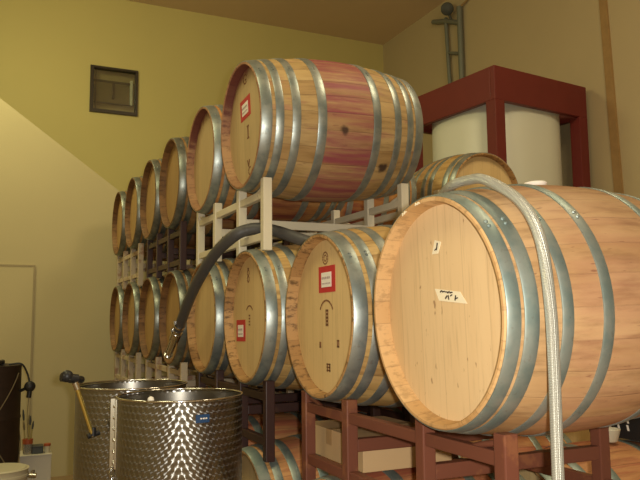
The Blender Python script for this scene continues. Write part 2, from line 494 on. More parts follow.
# window: dark frame, glass, dim room behind, white strip painting the flash glint
w1 = bpy.data.objects.new('window_1', None); COL.objects.link(w1); w1['kind'] = 'structure'
w1.location = ((wx0 + wx1) / 2, U_B, wz0)
hw, hh = (wx1 - wx0) / 2, wz1 - wz0
bm = new(); t_ = .045
box(bm, (-hw, -.03, 0), (-hw + t_, .06, hh)); box(bm, (hw - t_ * .7, -.03, 0), (hw, .06, hh))
box(bm, (-hw + t_, -.03, 0), (hw - t_ * .7, .06, t_)); box(bm, (-hw + t_, -.03, hh - t_ * .6), (hw - t_ * .7, .06, hh))
finish('window_frame', bm, M['window_frame'], w1)
finish('pane', box(new(), (-hw + t_, .02, t_), (hw - t_ * .7, .026, hh - t_ * .6)), M['glass'], w1)
bm = new()
box(bm, (-hw + t_, .05, hh * .70), (hw - t_, .075, hh * .745)); box(bm, (-.015, .05, hh * .36), (.015, .075, hh * .72)); box(bm, (-hw + t_, .05, hh * .24), (hw - t_, .07, hh * .265))
box(bm, (-hw + .075, .05, t_), (-hw + .088, .07, hh - t_))
finish('muntin', bm, M['window_frame'], w1)
finish('blind', box(new(), (-hw + .09, .09, hh * .27), (hw - .10, .10, hh * .70)), plain('dark_blind', (0.20, 0.15, 0.075), 0.7), w1)
finish('glint_strip', box(new(), (hw - .095, .035, .16), (hw - .06, .10, hh - .13), .004), M['glint_strip'], w1)
finish('backing', box(new(), (-hw, .16, 0), (hw, .18, hh)), M['dark_room'], w1)
# brown batten that runs up the right wall, leaning a little
bm = new()
vs = []
for (u, z) in ((4.985, 3.175), (5.06, 3.17), (4.96, 1.28), (4.84, 1.27), (4.86, -0.2), (4.74, -0.2)):
    pass
pts = [(4.850 * KR, 4.107 * KR), (4.770 * KR, 4.107 * KR), (4.58 * KR, -H), (4.69 * KR, -H)]
a = [bm.verts.new((V_R - .02, u, z + H)) for u, z in pts]; b = [bm.verts.new((V_R, u, z + H)) for u, z in pts]
bm.faces.new(a); bm.faces.new(b[::-1])
for i in range(4): bm.faces.new((a[i], a[(i + 1) % 4], b[(i + 1) % 4], b[i]))
structure(finish('trim_1', bm, M['brown_trim']))

# ------------------------------------------------------------------ barrels
LH = 0.42
RB, RE = 0.349, 0.2995
def rad(x): return RB - (RB - RE) * (abs(x) / LH) ** 1.9
def hoop_mesh(x0, x1, flip, rivet=True):
    bm = new()
    xs = [x0, x0 + .004, (x0 + x1) / 2, x1 - .004, x1]
    ro = [rad(x) + .0035 for x in xs]; ro[0] -= .0015; ro[-1] -= .0015
    prof = list(zip(xs, ro)) + [(x1, rad(x1) - .0005), ((x0 + x1) / 2, rad((x0 + x1) / 2) - .0005), (x0, rad(x0) - .0005)]
    lathe(bm, prof, 72, 'X', closed=True)
    xm = (x0 + x1) / 2
    for a in ((-0.75, -0.70) if rivet else ()):
        rr = rad(xm) + .003
        c = Vector((xm, rr * math.cos(PI + a * 1.0), rr * math.sin(PI + a)))
        bmesh.ops.create_icosphere(bm, subdivisions=1, radius=.006, matrix=Matrix.Translation(c))
    return bm

def make_barrel(kind, stave, chime, head, hoopm, spans, loc, label, group, rz=0.0, twist=0.0, bung=False, tilt=0.0, half=0.42, bulge=0.349):
    global LH, RB
    LH, RB = half, bulge
    t = thing('wine_barrel', loc, label, 'barrel', group, rz)
    c = (0, 0, 0.361)
    bm = new()
    N = 15
    xs = [-LH + 2 * LH * i / (N - 1) for i in range(N)]
    prof = [(-LH + .050, .281), (-LH + .004, .2865), (-LH, .289), (-LH, rad(LH) - .003)]
    mt = [2, 1, 1, 1]
    prof += [(-LH + .004, rad(LH - .004))]
    mt += [0]
    for x in xs[1:-1]:
        prof.append((x, rad(x))); mt.append(0)
    prof += [(LH - .004, rad(LH - .004)), (LH, rad(LH) - .003), (LH, .289), (LH - .004, .2865), (LH - .050, .281)]
    mt += [1, 1, 1, 2]
    lathe(bm, prof, 81, 'X', mats=mt)
    b = finish('staves', bm, [stave, chime, M['croze_wine'] if kind in ('wine', 'deep') else chime], t, 40, c); b.rotation_euler = (twist, 0, 0)
    for s in (-1, 1):
        bm = new()
        rg = lathe(bm, [(s * (LH - .045), .2825), (s * (LH - .044), .272)], 64, 'X')
        bm.faces.new(rg[-1])
        r2 = lathe(bm, [(s * (LH - .066), .280)], 64, 'X')
        for k in range(64):
            bm.faces.new((rg[0][k], rg[0][(k + 1) % 64], r2[0][(k + 1) % 64], r2[0][k]))
        bm.faces.new(r2[0])
        finish('head', bm, head, t, 40, c)
    for (a, b_) in spans:
        for s in (-1, 1):
            x0, x1 = sorted((s * (LH - a), s * (LH - b_)))
            o = finish('hoop', hoop_mesh(x0, x1, s), hoopm, t, 35, c)
            o.rotation_euler = (twist, 0, 0)
    if bung:
        bm = new()
        z0 = rad(.0) - .003
        rg = lathe(bm, [(z0, .020), (z0 + .006, .030), (z0 + .012, .034), (z0 + .016, .030), (z0 + .017, .012)], 24, 'Z')
        bm.faces.new(rg[-1]); bm.faces.new(rg[0][::-1])
        o = finish('bung', bm, M['white_paper'], t, 40, (-.008, 0, .361))
        o['label'] = 'white rubber bung'
    LH, RB = 0.42, 0.349
    t.rotation_euler = (0, -tilt, rz)
    return t

SP = [(.002, .050), (.066, .102), (.140, .178), (.258, .300)]
SPP = [(.004, .038), (.047, .083), (.142, .172), (.255, .286)]
SP3 = [(.003, .058), (.074, .126), (.235, .285), (.325, .372)]
V0 = 1.045
def bl(u, zc, v=V0, half=0.42): return (v + half, u, zc + H - 0.361)
ZB, ZU, ZL = 0.008, 0.909, -0.892
GU, GB, GL = 'barrels of the upper row', 'barrels of the middle row', 'barrels of the floor-level row'

gold = make_barrel('gold', M['stave_gold'], M['chime_dark'], M['head_gold'], M['hoop'], SP, bl(2.384, ZB, 1.08),
    'golden oak barrel with a red label near its top, beside the large pale barrel', GB)
pale = make_barrel('pale', M['stave_pale'], M['chime_pale'], M['head_pale'], M['hoop_green'], SPP, bl(1.565, 0.013 + .39 * .028, half=.39),
    'large pale new oak barrel nearest the camera with white bung and cream tape scraps', GB, bung=True, tilt=.028, half=.39, bulge=.345)
wine = make_barrel('wine', M['stave_red'], M['chime_wine'], M['head_wine'], M['hoop'], SP, bl(3.143, ZU + .42 * .032),
    'big oak barrel with purple wine-stained belly and red label, nearest of the upper row', GU, tilt=.032)
deep = make_barrel('deep', M['stave_deep'], M['chime_wine'], M['head_wine'], M['hoop'], SP, bl(3.907, ZU),
    'upper-row oak barrel directly left of the big purple-stained one', GU)
B6 = copy_tree(gold, bl(3.115, ZB), 'middle-row oak barrel with a small red label low on its head, under the white post', GB)
lab_b = {3.859: 'middle-row oak barrel between the black hose and the barrel with the low red label',
         4.628: 'middle-row oak barrel whose head the hanging hose nozzle crosses',
         5.380: 'middle-row oak barrel third from the left end, just left of the hose nozzle',
     6.150: 'middle-row oak barrel second from the left end',
         6.890: 'middle-row oak barrel at the far left end, against the cream wall'}
darker = None
for u, l in lab_b.items():
    if u < 4:
        copy_tree(gold, bl(u, ZB), l, GB)
    elif darker is None:
        darker = make_barrel('darker', M['stave_darker'], M['chime_darker'], M['head_darker'], M['hoop_darker'], SP, bl(u, ZB), l, GB)
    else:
        copy_tree(darker, bl(u, ZB), l, GB)
lab_u = {4.688: 'upper-row oak barrel third left from the big purple-stained one, two along from the red-rimmed barrel',
         5.405: 'upper-row oak barrel third from the left end, over the dark rack',
         6.132: 'upper-row oak barrel second from the left end',
         6.871: 'upper-row oak barrel at the far left end, against the cream wall'}
lab_u[4.688] = 'upper-row oak barrel fourth from the left end, over the dark rack'
for u, l in lab_u.items(): copy_tree(darker, bl(u, ZU), l, GU)
low = make_barrel('low', M['stave_orange'], M['chime_dark'], M['head_gold'], M['hoop_green'], SP, bl(3.115, ZL),
    'orange-brown red-streaked floor-level barrel beside the near steel tank', GL, twist=.4)
for u, l in ((2.360, 'floor-level barrel seen through the rust-brown rack, left of its middle'),
             (1.565, 'floor-level barrel at the right under the rust-brown rack, below the large pale barrel'),
             (3.859, 'floor-level barrel hidden behind the near steel tank'),
             (4.628, 'floor-level barrel hidden behind the rear steel tank'),
             (5.380, 'floor-level barrel third from the far end, hidden behind the tanks'),
             (6.150, 'floor-level barrel second from the far end, hidden behind the tanks'),
             (6.890, 'floor-level barrel at the far end by the cream wall, hidden behind the tanks')):
    copy_tree(low, bl(u, ZL), l, GL)
# the stack behind, turned a quarter: its heads face the near end of the room
V3, U3 = 3.305, 4.18 + LH
third = make_barrel('gold', M['stave_gold'], M['chime_dark'], M['head_gold'], M['hoop'], SP3, (V3, U3, ZU + H - .361),
    'oak barrel turned sideways in front of the white tank, behind the large pale barrel', 'barrels of the rear stack', rz=PI / 2)
for v in (V3, V3 + .755):
    for z, w in ((ZB, 'middle'), (ZL, 'floor')):
        copy_tree(third, (v, U3, z + H - .361), 'hidden %s-level barrel of the rear stack, %s' % (w, 'under the sideways barrel' if v == V3 else 'right of the one under the sideways barrel'), 'barrels of the rear stack')

# labels and marks on the heads: local y runs opposite to the picture, x just in front of the head
def on_head(parent, name, pieces, m, depth=.0012, lift=0.0, twist=0.0, label=None):
    bm = new()
    x = -(.39 if parent == pale else LH) + .0438 - lift
    for quad in pieces:
        a = [bm.verts.new((x, -p[0], p[1])) for p in quad]
        b = [bm.verts.new((x - depth, -p[0], p[1])) for p in quad]
        bm.faces.new(b); bm.faces.new(a[::-1])
        k = len(quad)
        for i in range(k): bm.faces.new((a[i], a[(i + 1) % k], b[(i + 1) % k], b[i]))
    o = finish(name, bm, m, parent, None, (0, 0, .361))
    if label: o['label'] = label
    return o
def rect(cx, cy, w, h, a=0.0):
    c, s = math.cos(a), math.sin(a)
    return [(cx + c * x - s * y, cy + s * x + c * y) for x, y in ((-w / 2, -h / 2), (w / 2, -h / 2), (w / 2, h / 2), (-w / 2, h / 2))]
def arc_strokes(cx, cy, r, a0, a1, n, w):
    out = []
    for i in range(n):
        a = a0 + (a1 - a0) * (i + .5) / n
        out.append(rect(cx + r * math.cos(a), cy + r * math.sin(a), abs(a1 - a0) / n * r * .8, w, a + PI / 2))
    return out
def red_label(parent, cx, cy, w, h, a):
    lb = on_head(parent, 'label', [rect(cx, cy, w, h, a)], M['red_label'], label='red card label')
    c, s = math.cos(a), math.sin(a)
    st = on_head(parent, 'sticker', [rect(cx - .002, cy - .002, w * .60, h * .56, a)], M['white_paper'], lift=.0014)
    st.parent = lb; st.location = (0, 0, 0); st['label'] = 'white sticker'
    def at(x, y): return (cx - .002 + c * x - s * y, cy - .004 + s * x + c * y)
    P = []
    xx = -w * .22
    for k in range(5):
        P.append(rect(*at(xx + k * w * .105, h * .09), w * .07, h * .085, a + .12 * (k % 2)))
    for k in range(6):
        P.append(rect(*at(-w * .23 + k * w * .09, -h * .12), w * .055, h * .05, a))
    ik = on_head(parent, 'lettering', P, M['faint_ink'], lift=.0028); ik.parent = lb; ik.location = (0, 0, 0)
# (cx measured as -(u - u_barrel))
red_label(wine, -0.028, 0.098, .145, .102, .06)
red_label(gold, 0.008, 0.134, .142, .098, 0.01)
red_label(B6, -0.158, -0.066, .132, .102, 0.02)
def marks(par, clusters):
    for c in clusters: on_head(par, 'brand_mark', c, M['brand'])
marks(wine, [arc_strokes(-.02, .24, .022, 0.4, 5.6, 8, .007) + [rect(-.012, .235, .02, .007)],
             [rect(0, -.025, .013, .055), rect(0, .004, .028, .008), rect(0, -.054, .028, .008)],
             [rect(-.012, -.175, .010, .034, .4), rect(.004, -.175, .010, .034, -.4)], arc_strokes(.012, -.215, .018, .9, 5.4, 6, .008)])
marks(gold, [arc_strokes(-.004, .213, .022, 0, 2 * PI, 14, .005) + arc_strokes(-.004, .213, .011, 0, 2 * PI, 8, .004),
             arc_strokes(.001, -.005, .060, PI * .86, PI * .14, 9, .007),
             [rect(.006, .018 - k * .013, .022 - .004 * (k % 2), .008) for k in range(5)] + [rect(-.002, -.01, .005, .06), rect(.014, -.01, .005, .06)],
             [rect(-.059, -.108, .006, .02), rect(-.051, -.108, .006, .02), rect(-.055, -.118, .016, .005)],
             [rect(.091, -.102, .006, .024), rect(.102, -.102, .006, .024), rect(.096, -.112, .018, .005), rect(.096, -.09, .018, .005)],
             [rect(.014, -.2 + k * .011, .03, .006) for k in range(3)] + [rect(.004, -.19, .006, .03), rect(.026, -.19, .006, .03)]])
marks(B6, [arc_strokes(-.052, .205, .013, 0, 2 * PI, 8, .007) + arc_strokes(-.052, .175, .013, 0, 2 * PI, 8, .007) + [rect(-.052, .225, .02, .007)],
           arc_strokes(-.034, -.005, .055, PI * .78, PI * .22, 8, .007), [rect(-.034, .005 - k * .014, .018, .008) for k in range(4)]])
on_head(pale, 'tape_scrap', [[(-.023, .19), (.005, .183), (-.011, .153), (-.039, .153)]], M['cream_tape'], label='small diamond scrap of cream tape')
on_head(pale, 'tape_scrap', [[(-.034, .060), (.077, .048), (.105, .017), (-.017, .028)]], M['cream_tape'], label='long slanted scrap of cream tape')
P = [rect(-.013, .172, .004, .02, -.3), rect(-.019, .165, .012, .003, .4)]
for k in range(5): P.append(rect(-.004 + k * .011, .052 - .0012 * k, .010, .003, .5 - .3 * (k % 3)))
P += [rect(.02, .050, .055, .0022, -.1), rect(.018, .036, .012, .004, .7), rect(.028, .035, .004, .012, .2), rect(.058, .033, .004, .014, -.3), rect(.064, .032, .010, .003, .2), rect(.04, .040, .010, .003, .3)]
on_head(pale, 'handwriting', P, M['ink'], lift=.0014)
# pale splinters where the chime is chipped, at its upper left
for px in (-.095, -.03):
    bm = new()
    tt = PI / 2 - px / .268
    tube(bm, [Vector((-.391, -rr * math.cos(tt + d), rr * math.sin(tt + d))) for d, rr in ((-.045, .289), (-.02, .2915), (.0, .289), (.02, .292), (.04, .288))], [.0012, .0032, .0022, .0034, .001], 6)
    o = finish('splinter', bm, M['cream_tape'], pale, None, (0, 0, .361)); o['label'] = 'pale chipped splinter on the rim'

# ------------------------------------------------------------------ barrel racks
def make_rack(loc, up, dn, m, label, group, rz=0.0, tilts=(0, 0), dx=.36):
    """origin at the bottom centre; length along local Y, depth along local X.
    up / dn: local y of the two barrels carried and of the barrels stood on (empty: the floor)"""
    t = thing('barrel_rack', loc, label, 'barrel rack', group, rz)
    ys = [up[0] - .175, up[0] + .175, up[1] - .175, up[1] + .175]
    hw = .021
    for sx in (-1, 1):
        x = -.36 if sx < 0 else -.36 + 2 * dx
        ra = .3175 if dx == .36 else (.3255 if sx < 0 else .3420)
        for i, y in enumerate(ys):
            d = max(0, abs(y - up[i // 2]) - hw)
            top = .629 - math.sqrt(ra * ra - d * d) - .001 + (x + .40) * tilts[i // 2]
            bot = .0151
            if dn:
                q = min(max(0, abs(y - b) - hw) for b in dn)
                bot = -.271 + (math.sqrt(ra * ra - q * q) if q < ra else 0) + .001
            finish('post', box(new(), (x - hw, y - hw, bot), (x + hw, y + hw, top), .004), m, t)
        low_rear = dx != .36 and sx > 0           # this rack's rear frame has no upper rail
        for z in ((.087,) if low_rear else (.087, .280)):
            finish('rail', box(new(), (x - .015, ys[0] + hw - .002, z - .018), (x + .015, ys[3] - hw + .002, z + .018), .004), m, t)
        for s in (() if low_rear else (-1, 1)):
            yb = up[0] if s < 0 else up[1]
            y0 = yb + s * (.175 - hw); y1 = yb + s * .03
            pts = [(x, y0 + (y1 - y0) * k / 6, .313 - .028 * (k / 6) ** 1.6) for k in range(7)]
            finish('brace', tube(new(), pts, .009, 8), m, t, 60)
    for i in (1, 2):
        y = ys[i]
        finish('cross_rail', box(new(), (-.36 + hw - .002, y - .018, .165), (-.36 + 2 * dx - hw + .002, y + .018, .208), .004), m, t)
    return t
VC = V0 + LH
ZR = {'U': ZU, 'B': ZB, 'L': ZL}
def rack(u, d, lvl, m, label, group='two-barrel steel racks in the stack', v=VC, tilts=(0, 0), dx=.36):
    c = (u[0] + u[1]) / 2
    return make_rack((v, c, ZR[lvl] + H - .629), [q - c for q in u], [q - c for q in d], m, label, group, 0.0, tilts, dx)
rack((3.143, 3.907), (3.115, 3.859), 'U', M['white_steel'], 'white two-barrel steel rack the black hose hangs from, under the purple-stained barrel', tilts=(.032, 0))
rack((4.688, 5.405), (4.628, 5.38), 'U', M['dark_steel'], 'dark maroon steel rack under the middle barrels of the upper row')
rack((6.132, 6.871), (6.15, 6.89), 'U', M['shaded_steel'], 'shade-toned white steel rack at the far left end under the upper row')
rack((1.565, 2.384), (1.565, 2.36), 'B', M['red_steel'], 'rust-brown steel rack carrying the large pale barrel', v=VC + .02, tilts=(.028, 0), dx=.33)
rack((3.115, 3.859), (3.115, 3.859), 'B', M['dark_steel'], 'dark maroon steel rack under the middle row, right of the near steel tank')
rack((4.628, 5.38), (4.628, 5.38), 'B', M['shaded_steel'], 'shade-toned white steel rack under the middle row just above the tank rims')
rack((6.15, 6.89), (6.15, 6.89), 'B', M['shaded_steel'], 'shade-toned white steel rack at the far left end under the middle row')
for u, l in (((1.565, 2.36), 'nearest the camera'), ((3.115, 3.859), 'behind the near steel tank'), ((4.628, 5.38), 'behind the rear steel tank'), ((6.15, 6.89), 'at the far end')):
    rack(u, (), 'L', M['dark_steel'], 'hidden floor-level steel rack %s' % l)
for lvl, w in (('U', 'topmost, right under the sideways barrel'), ('B', 'middle'), ('L', 'lowest')):
    make_rack((V3 + .3775, U3, ZR[lvl] + H - .629), (-.3775, .3775), () if lvl == 'L' else (-.3775, .3775), M['white_steel'],
              'white steel rack of the rear stack, %s' % w, 'racks of the rear stack', PI / 2)
# second row behind the first
V2 = 2.38
for u, z, l in ((1.565, ZL, 'second-row floor-level barrel under the right end of the large pale barrel'),
                (2.345, ZL, 'second-row floor-level barrel the small cream cup stands on'),
                (3.115, ZL, 'second-row floor-level barrel third from the near end'), (3.859, ZL, 'second-row floor-level barrel fourth from the near end'),
                (3.115, ZB, 'second-row middle-level barrel behind the one with the low red label'),
                (4.66, ZL, 'second-row floor-level barrel fifth from the near end'), (5.405, ZL, 'second-row floor-level barrel farthest from the near end'),
                (3.859, ZB, 'second-row middle-level barrel second from the near end'),
                (4.66, ZB, 'second-row middle-level barrel third from the near end'), (5.405, ZB, 'second-row middle-level barrel farthest from the near end')):
    copy_tree(low, (V2, u, z + H - .361), l, 'barrels of the second row')
rack((1.565, 2.345), (), 'L', M['dark_steel'], 'hidden floor-level rack of the second row, nearest the camera', 'racks of the second row', V2)
copy_tree(deep, (V2, 4.66, ZU + H - .361), 'dark wine-stained barrel half seen under the big purple-stained barrel, behind the white posts', 'barrels of the second row')
rack((4.66, 5.405), (), 'L', M['dark_steel'], 'hidden floor-level rack of the second row, farthest from the camera', 'racks of the second row', V2)
rack((4.66, 5.405), (4.66, 5.405), 'B', M['dark_steel'], 'hidden middle-level rack of the second row, farthest from the camera', 'racks of the second row', V2)
rack((4.66, 5.405), (4.66, 5.405), 'U', M['white_steel'], 'white steel rack of the second row carrying the half-seen dark barrel', 'racks of the second row', V2)
rack((3.115, 3.859), (), 'L', M['dark_steel'], 'hidden floor-level rack of the second row, farther from the camera', 'racks of the second row', V2)
rack((3.115, 3.859), (3.115, 3.859), 'B', M['dark_steel'], 'hidden middle-level rack of the second row, nearer the camera', 'racks of the second row', V2)
rack((3.115, 3.859), (3.115, 3.859), 'U', M['white_steel'], 'empty white steel rack just behind the one under the purple-stained barrel', 'racks of the second row', V2)

# ------------------------------------------------------------------ steel tanks
def make_tank(loc, label, R=.245, h=1.20):
    t = thing('steel_tank', loc, label, 'tank', 'open steel tanks')
    bm = new()
    rg = lathe(bm, [(.0, R), (h - .006, R), (h - .006, R - .003), (.004, R - .003)], 96, 'Z')
    bm.faces.new(rg[-1])
    bm.faces.new(rg[0][::-1])
    finish('shell', bm, M['turned'], t, 40)
    bm = new()
    lathe(bm, [(h + .0045 * math.sin(a), R + .0005 + .0045 * math.cos(a)) for a in [2 * PI * k / 10 for k in range(10)]], 96, 'Z', closed=True)
    finish('rim', bm, M['steel'], t, 60)
    bm = new()
    rg = lathe(bm, [(h - .012, R - .005), (h - .26, R - .005)], 96, 'Z')
    finish('lining', bm, M['steel_in'], t, 60)
    bm = new()
    rg = lathe(bm, [(h - .25, R - .007), (h - .225, R - .012), (h - .225, R - .05), (h - .24, R - .06), (h - .23, .03)], 64, 'Z')
    bm.faces.new(rg[-1])
    lathe(bm, [(h - .25, R - .007), (h - .25, .02)], 64, 'Z')
    finish('floating_lid', bm, M['steel_in'], t, 40)
    return t
T1 = (0.697, 2.8565, 0); T2 = (0.5945, 3.3595, 0)
ht = -0.302 + H
tank1 = make_tank(T1, 'nearer open stainless tank with swirl-pattern sheet and a small blue sticker', h=ht)
tank2 = make_tank(T2, 'rear open stainless tank with a black-knobbed brass lever at its left rim', h=ht + .006)
def polar(px, R, a): return Vector((R * math.cos(a), R * math.sin(a), px))
# blue sticker (faces the camera, slightly right)
a_s = math.atan2(-T1[1], -T1[0]) + math.radians(20)
bm = new()
lathe(bm, [(ht - .050, .2462), (ht - .080, .2462), (ht - .080, .2448), (ht - .050, .2448)], 8, 'Z', closed=True, a0=a_s - .12, a1=a_s + .10)
o = finish('sticker', bm, M['blue'], tank1); o['label'] = 'small dark blue sticker'
bm = new()
for k in range(3):
    lathe(bm, [(ht - .062, .2468), (ht - .067, .2468), (ht - .067, .246), (ht - .062, .246)], 3, 'Z', closed=True, a0=a_s - .05 + k * .04, a1=a_s - .02 + k * .04)
finish('lettering', bm, M['white_paper'], o)
# bolted strip and chain on the left side of the near tank
a_l = math.atan2(-T1[1], -T1[0]) - math.radians(84)
n_ = Vector((math.cos(a_l), math.sin(a_l), 0)); tg = Vector((-n_.y, n_.x, 0))
bm = new()
mat = Matrix(((n_.x, tg.x, 0, 0), (n_.y, tg.y, 0, 0), (0, 0, 1, 0), (0, 0, 0, 1)))
box(bm, (.243, -.018, ht - .27), (.252, .018, ht - .005), .002)
box(bm, (.251, -.018, ht - .27), (.268, -.013, ht - .005), .001)
bmesh.ops.transform(bm, matrix=mat, verts=bm.verts)
st = finish('clamp_strip', bm, M['steel'], tank1)
bm = new()
for k in range(6):
    bmesh.ops.create_icosphere(bm, subdivisions=2, radius=.006, matrix=mat @ Matrix.Translation((.253, .003, ht - .035 - k * .043)))
finish('bolt', bm, M['steel'], st, 60)
bm = new()
for k in range(9):
    c = mat @ Vector((.258, .004 * (-1) ** k, ht - .285 - k * .026))
    R3 = Matrix.Rotation(a_l + (PI / 2 if k % 2 else 0.3), 4, 'Z')
    ring = [Matrix.Translation(c) @ R3 @ Vector((.009 * math.cos(q), 0, .017 * math.sin(q))) for q in [2 * PI * i / 14 for i in range(15)]]
    tube(bm, ring, .0032, 6, cap=False)
finish('chain', bm, M['steel'], tank1, 60)
# small white knob inside the near tank's rim
bm = new()
lathe(bm, [(0, .002), (0, .016), (.012, .017), (.018, .008), (.030, .008), (.036, .013), (.046, .010), (.050, .002)], 16, 'Z')
a_k = math.atan2(-T1[1], -T1[0]) - math.radians(33)
o = finish('valve_knob', bm, M['white_paper'], tank1, 50, (.200 * math.cos(a_k), .200 * math.sin(a_k), ht - .035)); o['label'] = 'small white knob'
bm = new()
tube(bm, [(.200 * math.cos(a_k), .200 * math.sin(a_k), ht - .23), (.200 * math.cos(a_k), .200 * math.sin(a_k), ht - .03)], .006, 8)
finish('valve_stem', bm, M['steel'], tank1, 60)
# hand lever on the rear tank
bm = new()
k0 = Vector((.299, 3.1, -.240 + H)) - Vector(T2); k1 = Vector((.395, 3.1, -.475 + H)) - Vector(T2)
side = Vector((.05, .03, 0))
bmesh.ops.create_uvsphere(bm, u_segments=16, v_segments=10, radius=.025, matrix=Matrix.Translation(k0 + Vector((-.012, 0, .012))))
tube(bm, [k0 + Vector((-.035, -.01, .01)), k0 + Vector((.03, .01, .0))], .018, 12)
tube(bm, [k0 + Vector((.0, 0, 0)), k0 + Vector((.055, .10, -.012))], .016, 10)
lev = finish('lever_bracket', bm, M['black'], tank2, 60); lev['label'] = 'black knobbed bracket'
bm = new()
tube(bm, [k0 + Vector((.02, -.03, -.02)), k1], .0085, 10)
o = finish('lever_rod', bm, M['brass'], tank2, 60); o['label'] = 'yellow brass rod'
bm = new()
tube(bm, [k0 + Vector((.016, -.03, -.012)), k0 + Vector((.028, -.03, -.04))], .013, 10)
finish('rod_collar', bm, M['steel'], o, 60)
bm = new()
tube(bm, [k1 + Vector((-.022, 0, .0)), k1 + Vector((.026, .01, .012))], .011, 10); tube(bm, [k1 + Vector((0, 0, .035)), k1], .012, 10)
finish('rod_grip', bm, M['black'], tank2, 60)

# ------------------------------------------------------------------ hoses
hp = [(.965, 4.247, -.195), (.965, 3.99, -.034), (.965, 3.705, .148), (.985, 3.41, .304), (1.03, 3.215, .388), (1.095, 3.176, .420), (1.16, 3.13, .420), (1.205, 3.03, .392), (1.26, 2.93, .352), (1.34, 2.83, .308), (1.45, 2.77, .282), (1.60, 2.76, .272)]
P = [Vector((a, b, c + H)) for a, b, c in hp]
hose = thing('rubber_hose', P[0], 'thick black rubber hose looped over the white rack with a steel nozzle', 'hose')
C_ = catmull(P, 8)
bm = new(); tube(bm, [p - P[0] for p in C_[5:]], .0285, 14)
finish('hose_body', bm, M['rubber'], hose, 60)
d = (C_[9] - C_[0]).normalized()
bm = new()
tube(bm, [C_[7] - P[0], C_[4] - P[0], C_[4] - P[0] - d * .005, C_[0] - P[0] - d * .02], [.030, .030, .022, .022], 14)
tube(bm, [C_[0] - P[0] - d * .02, C_[0] - P[0] - d * .035], [.028, .028], 14)
nz = finish('nozzle', bm, M['steel'], hose, 50); nz['label'] = 'chrome steel nozzle'
bm = new()
for k in (6, 8):
    q = C_[k] - P[0]; tube(bm, [q - d * .008, q + d * .008], .0325, 14)
    bmesh.ops.create_cube(bm, size=.018, matrix=Matrix.Translation(q + Vector((-.03, -.015, .012))))
finish('hose_clamp', bm, M['steel'], nz, 50)

mp = [(1.30, 1.95, .30), (1.22, 1.78, .345), (1.13, 1.592, .354), (1.125, 1.50, .356), (1.125, 1.425, .341), (1.13, 1.308, .268), (1.13, 1.248, .172), (1.125, 1.221, .034), (1.125, 1.217, -.10), (1.125, 1.220, -.374), (1.125, 1.222, -.9), (1.125, 1.20, -1.30), (1.06, 1.12, -1.485), (0.9, 1.02, -1.486)]
bm = new(); tube(bm, catmull([(a, b, c + H) for a, b, c in mp], 8), .0135, 14)
tag(finish('steel_hose', bm, M['braid'], None, 60), 'pale ribbed metal hose draped over the large pale barrel and hanging down its side', 'hose')

# ------------------------------------------------------------------ white tank in its dark red frame
ap = Vector((4.1 * 1.04, 5.0324 * 1.04, 2.295 * 1.04 + H))
rot = math.radians(7.0)
fw_ = 1.34
ctr = ap + Vector((math.cos(rot) - math.sin(rot), math.sin(rot) + math.cos(rot), 0)) * (fw_ / 2)
fr = thing('tank_frame', (ctr.x, ctr.y, 0), 'dark red square steel frame around the tall white tank', 'frame', rz=rot)
zt_ = ap.z; hf = fw_ / 2; bh = .335
for i, (lo, hi) in enumerate((((-hf, -hf, zt_ - bh), (hf, -hf + .06, zt_)), ((-hf, hf - .06, zt_ - bh), (hf, hf, zt_)),
                              ((-hf, -hf + .06, zt_ - bh), (-hf + .06, hf - .06, zt_)), ((hf - .06, -hf + .06, zt_ - bh), (hf, hf - .06, zt_)))):
    finish('beam', box(new(), lo, hi, .008), M['frame_red'], fr)
for sx in (-1, 1):
    for sy in (-1, 1):
        x, y = sx * hf, sy * hf
        x0_, x1_ = sorted((x, x - sx * .125)); y0_, y1_ = sorted((y, y - sy * .125))
        bm = box(new(), (x0_, y0_, 0), (x1_, y1_, zt_ - bh + .002), .006)
        finish('post', bm, M['frame_red'], fr)
for sx in (-1, 1):
    finish('sill', box(new(), (sx * (hf - .015) - .015, -hf + .124, .05), (sx * (hf - .015) + .015, hf - .124, .15), .005), M['frame_red'], fr)
bm = new()
R_ = .600; ztop = zt_ - .235
rings = []
for (z, r) in ((0, R_ - .03), (.04, R_), (ztop - .05, R_), (ztop - .015, R_ - .012), (ztop, R_ - .05), (ztop + .005, .20), (ztop + .05, .19), (ztop + .05, .05)):
    e = 2.9 if r > .3 else 2.0
    ring = []
    for k in range(96):
        a = 2 * PI * k / 96
        c_, s_ = math.cos(a), math.sin(a)
        q = r / (abs(c_) ** e + abs(s_) ** e) ** (1 / e)
        ring.append(bm.verts.new((q * c_, q * s_, z)))
    if rings:
        for k in range(96): bm.faces.new((rings[-1][k], rings[-1][(k + 1) % 96], ring[(k + 1) % 96], ring[k]))
    rings.append(ring)
bm.faces.new(rings[0][::-1]); bm.faces.new(rings[-1])
o = finish('white_tank', bm, M['poly'], None, 40, (ctr.x, ctr.y, 0.0)); o.rotation_euler = (0, 0, rot)
tag(o, 'tall white plastic tank standing inside the dark red frame', 'tank')

